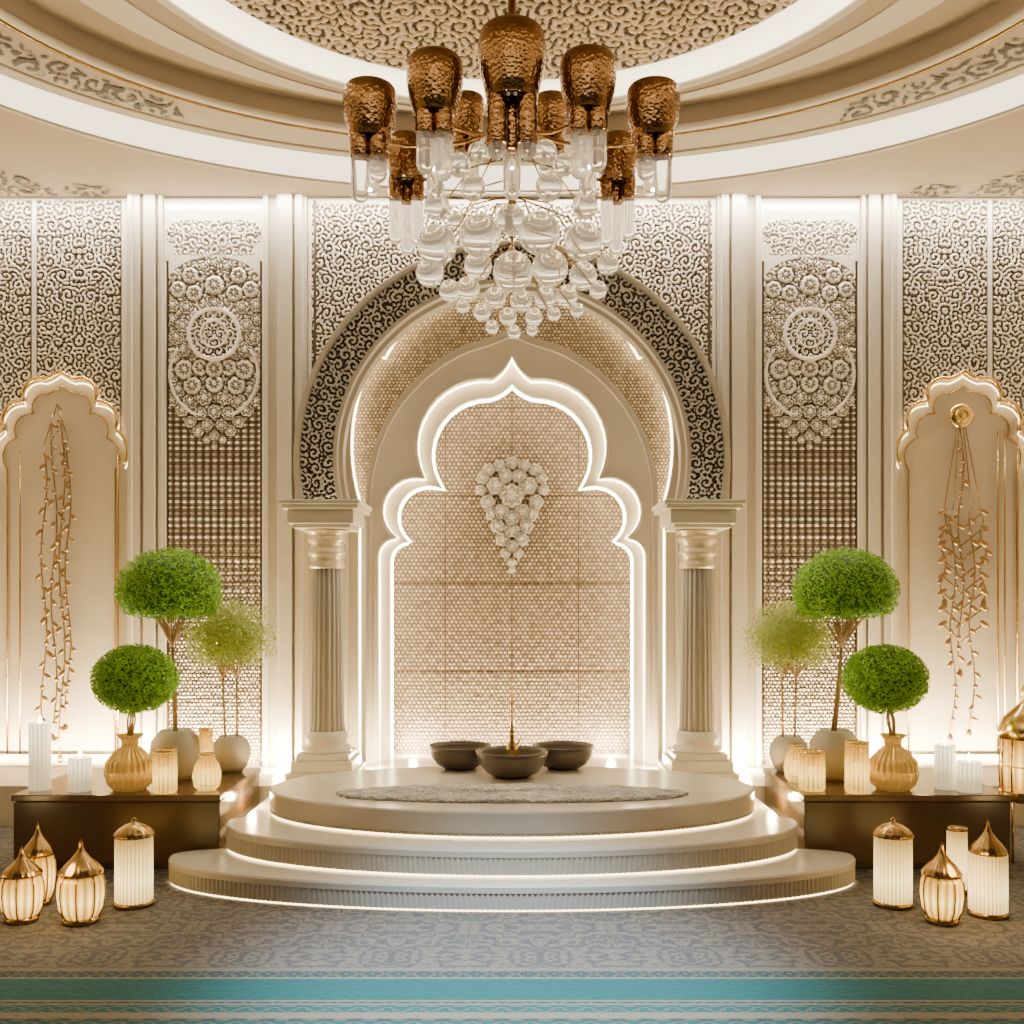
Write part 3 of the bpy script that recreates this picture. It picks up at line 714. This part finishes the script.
def lantern(px,yb,w,ybody,ytip,kind,label):
    dd=(H-FZ)/((yb-600)/1000); s=dd/1000; r=w/2*s; hb=(yb-ybody)*s; ht=(yb-ytip)*s
    e=empty('lantern',(X(px,dd),Y(dd),FZ),label,'lantern','glowing floor lanterns')
    if kind=='bulb':
        part(e,'base',lathe([(0,0),(r*.75,0),(r*.8,.02),(r*.72,.04),(0,.04)],32),M_oldgold)
        part(e,'glass',lathe([(0,.04),(r*.72,.04),(r*.92,hb*.3),(r,hb*.6),(r*.97,hb*.85),(r*.85,hb),(0,hb)],128,16,.10),M_lantern)
        part(e,'frame',join(*[tube([(r*1.01*q*math.cos(t),r*1.01*q*math.sin(t),z) for q,z in ((.74,.03),(.93,hb*.3),(1.01,hb*.6),(.98,hb*.85),(.87,hb))],.005,5) for t in [2*math.pi*i/8+.2 for i in range(8)]]),M_oldgold)
    else:
        part(e,'base',lathe([(0,0),(r,0),(r*1.02,.02),(r*.98,.035),(0,.035)],32),M_oldgold)
        part(e,'glass',lathe([(0,.035),(r*.96,.035),(r*.96,hb),(0,hb)],150,30,.08),M_frost)
    hl=ht-hb
    if kind=='pillar':
        part(e,'rim',lathe([(0,hb),(r*1.0,hb),(r*1.0,hb+.02),(0,hb+.02)],32),M_oldgold); return
    if kind=='dome': lp=[(0,hb),(r*1.02,hb),(r*1.03,hb+hl*.15),(r*.8,hb+hl*.4),(r*.45,hb+hl*.6),(r*.12,hb+hl*.72),(r*.1,hb+hl*.8),(r*.16,hb+hl*.88),(0,ht)]
    else: lp=[(0,hb),(r*.92,hb),(r*.95,hb+hl*.08),(r*.7,hb+hl*.28),(r*.42,hb+hl*.45),(r*.2,hb+hl*.62),(r*.08,hb+hl*.8),(r*.1,hb+hl*.85),(0,ht)]
    part(e,'lid',lathe(lp,64,16,.05),M_oldgold)
lantern(22,921,41,875,846,'bulb','round ribbed glass lantern with pointed bronze lid')
lantern(38,904,33,855,821,'bulb','tall ribbed glass lantern with pointed bronze lid')
lantern(81,922,45,874,838,'bulb','barrel-shaped ribbed glass lantern with pointed bronze lid')
lantern(134,905,38,836,817,'dome','white ribbed glass cylinder lantern with domed bronze lid')
lantern(893,905,38,836,817,'dome','white ribbed glass cylinder lantern with domed bronze lid')
lantern(942,922,41,875,841,'bulb','barrel-shaped ribbed glass lantern with pointed bronze lid')
lantern(957,893,20,830,828,'pillar','slim glowing glass cylinder candle lamp')
lantern(988,915,38,853,819,'spire','wide ribbed glass cylinder lantern with pointed bronze lid')

dd=7.75; e=empty('standing_lantern',(3.99,Y(dd),FZ+.001),'ornate gold cage lantern on tall slender legs beside the bench','lantern')
hz=lambda y: Z(y,dd)-FZ
r=.2
for q in ((-.17,-.12),(.17,-.12),(-.17,.12),(.17,.12)): part(e,'leg',tube([(q[0],q[1],0),(q[0]*.95,q[1]*.9,hz(800))],.012,6),M_gold)
part(e,'tray',lathe([(0,hz(800)),(r,hz(800)),(r*1.08,hz(797)),(r,hz(790)),(0,hz(790))],8),M_gold,False)
part(e,'cage',join(*[tube([(r*.92*math.cos(t),r*.92*math.sin(t),hz(790)),(r*.97*math.cos(t),r*.97*math.sin(t),hz(765)),(r*.92*math.cos(t),r*.92*math.sin(t),hz(738))],.009,6) for t in [2*math.pi*i/12 for i in range(12)]],tube([(r*.97*math.cos(t),r*.97*math.sin(t),hz(765)) for t in [2*math.pi*i/32 for i in range(32)]],.006,5,True)),M_gold)
part(e,'glass',lathe([(0,hz(788)),(r*.8,hz(788)),(r*.8,hz(740)),(0,hz(740))],32),M_lantern)
part(e,'roof',lathe([(0,hz(738)),(r*1.08,hz(738)),(r*1.0,hz(728)),(r*.85,hz(718)),(r*.45,hz(708)),(r*.18,hz(702)),(r*.1,hz(698)),(r*.22,hz(694)),(r*.2,hz(688)),(r*.05,hz(683)),(0,hz(675))],32),M_gold)

def leafv(p,r,ang):
    v,f=ball((0,0,0),r,r*.35,r*.5,8,5); c,s_=math.cos(ang),math.sin(ang)
    return [(p[0]+a[0]*c-a[2]*s_,p[1]+a[1],p[2]+a[0]*s_+a[2]*c) for a in v],f
def garland(px0,kind,label):
    dd=9.93; yb=dd-10; top_=Z(404,dd); e=empty('wall_garland',(X(px0,dd),yb,top_),label,'wall ornament','gold wall garlands')
    rnd=random.Random(px0); lx=lambda p:(p-px0)*dd/1000; lz=lambda y:Z(y,dd)-top_
    cords=[];lv=[]
    if kind=='left': strs=[(44,445,745),(54,415,735),(62,410,756),(68,440,725)]
    else: strs=[(953,510,735),(961,428,670),(972,510,730),(983,520,600),(943,515,600)]
    for si,(p,ya,yc) in enumerate(strs):
        pts=[(lx(p)+.03*math.sin(k*.9+p),0,lz(ya+(yc-ya)*k/14)) for k in range(15)]; cords.append(tube(pts,.008,5))
        stp=11
        for k in range(1,int((yc-ya)/stp)):
            y_=ya+stp*k; i=min(13,int(14*(y_-ya)/(yc-ya))); sx=pts[i][0]
            if rnd.random()<.6:
                sd=1 if k%2 else -1
                lv.append(leafv((sx+sd*.03,-.015,lz(y_)),.036+.014*rnd.random(),sd*(-.8)+rnd.random()*.3))
            else: lv.append(ball((sx,-.01,lz(y_)),.024,seg=8,rings=6))
        lv.append(ball((pts[-1][0],0,pts[-1][2]-.03),.03,.02,.045,8,6))
    if kind!='left':
        for k in range(8):
            y_=520+k*16; cords.append(tube([(lx(961),0,lz(y_+10)),(lx(952),0,lz(y_)),(lx(942),0,lz(y_-8))],.008,5)); cords.append(tube([(lx(961),0,lz(y_+10)),(lx(973),0,lz(y_)),(lx(984),0,lz(y_-8))],.008,5))
            lv.append(leafv((lx(942),-.01,lz(y_-8)),.055,.6)); lv.append(leafv((lx(984),-.01,lz(y_-8)),.055,-.6))
    topcord=[tube([(lx(p),0,lz(ya)),(0,0,0)],.006,5) for p,ya,yc in strs]
    part(e,'cord',join(*cords,*topcord),M_bronzeleaf)
    part(e,'leaves',join(*lv),M_bronzeleaf)
    if kind!='left':
        t=lathe([(0,-.02),(.09,-.02),(.12,0),(.12,.02),(.09,.03),(0,.03)],32); v=[(a[0],-a[2],a[1]+lz(416)) for a in t[0]]
        part(e,'medallion',join((v,t[1]),tube([(.06*math.cos(q),-.035,lz(416)+.06*math.sin(q)) for q in [2*math.pi*i/24 for i in range(24)]],.012,6,True),ball((0,-.03,lz(416)),.03,.02,.03,10,6)),M_gold)
garland(57,'left','gold leafy bead strands hanging on the wall')
garland(961,'right','gold medallion with branching leaf and bead strands on the wall')
for px in (118,1005,1018,20,998):
    ya=430 if px>900 else 450
    o=solo('wall_rod',*tube([(X(px,9.96),-.04,Z(ya if px!=1018 else 400,9.96)),(X(px,9.96),-.04,PLZ+.121)],.010,8),M_oldgold,True); tag(o,'slim vertical gold rod on the plaster wall','wall trim','slim gold wall rods')

# ------------------------------------------------------------ chandelier
cd=7.3; CYw,CZt=Y(cd),6.62
ch=empty('chandelier',(0,CYw,CZt),'large hammered bronze chandelier with glass tubes and crystal balls','chandelier')
def L(px,py,dd): return Vector((X(px,dd),Y(dd)-CYw,Z(py,dd)-CZt))
cups=[(370,73,54,54,6.95,[(-9,118),(9,98),(0,108)]),(435,43,57,58,6.85,[(-9,118),(9,125),(0,138)]),(512,11,68,72,6.8,[(-15,132),(15,132),(0,165)]),
      (588,41,57,58,6.85,[(-9,125),(9,118),(0,138)]),(653,73,54,54,6.95,[(-8,96),(9,118),(0,108)]),
      (407,128,44,46,7.65,[(-11,108),(0,115),(11,110)]),(617,128,44,46,7.65,[(-11,110),(0,115),(11,104)]),
      (467,88,36,42,7.7,[(-6,80),(6,90)]),(551,88,36,42,7.7,[(-6,80),(6,90)])]
hubt=L(512,120,cd)
part(ch,'canopy',lathe([(0,-.05),(.05,-.05),(.12,-.03),(.16,0),(0,0)],32),M_oldgold)
part(ch,'stem',tube([(0,0,-.04),(0,0,L(512,60,cd).z),(0,0,L(512,215,cd).z)],.03,12),M_oldgold)
part(ch,'hub',lathe([(0,-.12),(.05,-.10),(.10,-.03),(.11,.03),(.06,.10),(.03,.16),(0,.17)],32),M_copper,loc=tuple(hubt))
bulbs=[]
for (px,py,w,hh,dd,tb) in cups:
    s=dd/1000; r=w/2*s; h=hh*s; t=L(px,py,dd); t.z=Z(py,dd-r)-CZt
    prof=[(0,-.02),(r*.5,-.015),(r*.78,-.004),(r*.88,-.004),(r*.95,-h*.06),(r,-h*.22),(r*1.0,-h*.40),(r*.93,-h*.62),(r*.82,-h*.8),(r*.76,-h*.98),(r*.66,-h),(r*.6,-h*.8),(r*.6,-h*.5),(0,-h*.4)]
    cup=part(ch,'cup',lathe(prof,64),M_copper,loc=tuple(t))
    for ti,(ox,ln) in enumerate(tb):
        ox=ox*s; oy=(-1 if abs(ox)>0.02 else 1)*r*.25; l=ln*s; rt=.062 if w>45 else .048
        rt=min(rt,r*.36)
        g=lathe([(rt*.9,-h*.75),(rt,-h*.8),(rt,-l+rt),(rt*.85,-l+rt*.45),(rt*.5,-l+rt*.12),(0.0001,-l)],20)
        part(cup,'glass_tube',shift(g,ox,oy,0),M_tube)
        el_=h*(1.65 if w>60 else 1.38)
        c=lathe([(rt*1.10,-h*.9),(rt*1.15,-h*1.0),(rt*1.15,-el_+.02),(rt*1.03,-el_),(rt*1.02,-el_+.03),(rt*1.02,-h*.95)],20,6,.05)
        part(cup,'copper_sleeve',shift(c,ox,oy,0),M_copper)
    a=hubt; b=t+Vector((0,0,-h*.9)); 
    if px!=512:
        m1=a.lerp(b,.35)+Vector((0,0,-.12)); m2=a.lerp(b,.75)+Vector((0,0,-.10))
        pts=[a,a.lerp(m1,.5)+Vector((0,0,-.02)),m1,m1.lerp(m2,.5)+Vector((0,0,-.02)),m2,b+Vector((0,0,-.02)),b+Vector((0,0,.1))]
    else: pts=[a,a.lerp(b,.5)+Vector((0,0,-.05)),b,b+Vector((0,0,.1))]
    part(ch,'arm',tube(pts,.014,8),M_oldgold)
    if dd<7.5: bulbs.append(t+Vector((0,.0,-h*1.9))+Vector((0,CYw,CZt)))
balls=[(437,245,20,7.1),(480,236,21,6.9),(539,233,21,6.9),(583,242,19,7.05),(513,272,20,6.9),(550,268,18,7.0),(478,266,14,7.15),(468,289,12,7.1),(430,273,14,7.3),(583,276,14,7.2),(608,264,11,7.3),(598,290,9,7.2),(450,291,11,7.2),(495,298,11,7.0),(521,301,11,7.0),(545,298,11,7.1),(567,296,11,7.2),(482,312,9,7.1),(508,317,9,7.0),(534,317,9,7.1),(514,332,7,7.1),
 (459,165,12,7.0),(545,152,12,7.0),(564,165,11,7.1),(549,187,14,7.0),(473,188,13,7.05),(437,207,13,7.15),(585,206,13,7.15),(511,220,15,7.1),(456,222,9,7.2),(478,152,10,7.1),(492,327,7,7.1),(554,314,7,7.1),(463,306,7,7.2),(577,310,7,7.2),(532,330,6,7.15)]
bm_=raw('crystal_ball',*ball((0,0,0),1,seg=32,rings=20),M_glass,True)
wires=[]
for px,py,r_,dd in balls:
    c=L(px,py,dd); r=r_*dd/1000
    o=bpy.data.objects.new('crystal_ball',bm_); o.parent=ch; o.location=c; o.scale=(r,r,r); col.objects.link(o)
    hd=math.hypot(c.x,c.y)
    start=Vector((0,0,max(L(512,300,cd).z,min(c.z+.15+.5*hd,L(512,120,cd).z))))
    en=c+(start-c).normalized()*r*.95
    mid=start.lerp(en,.5)+Vector((c.x*.12,(c.y)*.1,.07))
    wires.append(tube([start,mid,en],.006,5))
part(ch,'wire_branches',join(tube([(0,0,L(512,210,cd).z),(0,0,L(512,300,cd).z)],.014,6),*wires),M_oldgold)

# ------------------------------------------------------------ lights
def area(name,loc,rot,sx,sy,p,c=(1,.86,.68),spread=None):
    l=bpy.data.lights.new(name,'AREA'); l.shape='RECTANGLE'; l.size=sx; l.size_y=sy; l.energy=p; l.color=c
    if spread: l.spread=spread
    o=bpy.data.objects.new(name,l); o.location=loc; o.rotation_euler=rot; col.objects.link(o); return o
def pt(name,loc,p,c=(1,.76,.40),r=.04):
    l=bpy.data.lights.new(name,'POINT'); l.energy=p; l.color=c; l.shadow_soft_size=r
    o=bpy.data.objects.new(name,l); o.location=loc; col.objects.link(o); return o
R_=math.radians
area('wall_washer',(0,-.24,6.02),(R_(10),0,0),10.8,.05,390,(1,.90,.70))
for s in (-1,1):
    area('uplight',(s*3.85,-.24,PLZ+.03),(R_(180-8),0,0),3.0,.05,320,(1,.78,.42))
    pt('pilaster_uplight',(s*2.27,-.28,PLZ+.12),120)
    pt('pilaster_uplight',(s*3.65,-.24,PLZ+.12),120)
    pt('jamb_uplight',(s*1.36,-.25,PLZ+.12),55)
    pt('niche_uplight',(s*1.05,.62,PLZ+.1),36,(1,.80,.50))
    pt('lantern_glow',(s*4.15,-4.0,.35),8,(1,.68,.28),.1)
    pt('lantern_glow',(s*2.75,-3.9,.40),8,(1,.68,.28),.1)
    pt('bench_glow',(s*2.08,-2.0,.45),18,(1,.72,.30),.03)
    pt('candle_glow',(s*3.35,-2.2,1.2),8,(1,.70,.30),.05)
area('niche_floor_light',(0,.6,PLZ+.02),(R_(180-8),0,0),2.2,.05,55,(1,.80,.48))
area('front_fill',(0,-7.0,5.8),(R_(68),0,0),3.0,.8,26,(1,.88,.70))  # added fill lamp out of view, only brightens the room
for b in bulbs: pt('chandelier_bulb',b,8,(1,.84,.54),.02)
sp=bpy.data.lights.new('carpet_spot','SPOT'); sp.energy=6200; sp.color=(.66,.84,1.0); sp.spot_size=R_(35); sp.spot_blend=.95; sp.shadow_soft_size=.3
so=bpy.data.objects.new('carpet_spot',sp); so.location=(0,-6.6,5.9); col.objects.link(so)
so.rotation_euler=(Vector((0,-4.8,0))-Vector((0,-6.6,5.9))).to_track_quat('-Z','Y').to_euler()
w=bpy.data.worlds.new('world'); bpy.context.scene.world=w; w.use_nodes=True
bg=w.node_tree.nodes['Background']; bg.inputs[0].default_value=(1,.88,.70,1); bg.inputs[1].default_value=.07
# ------------------------------------------------------------ camera
c=bpy.data.cameras.new('camera'); c.sensor_width=36; c.lens=1000/1024*36; c.shift_y=88/1024; c.clip_end=100
co=bpy.data.objects.new('camera',c); co.location=(0,-10,H); co.rotation_euler=(R_(90),0,0); col.objects.link(co)
bpy.context.scene.camera=co
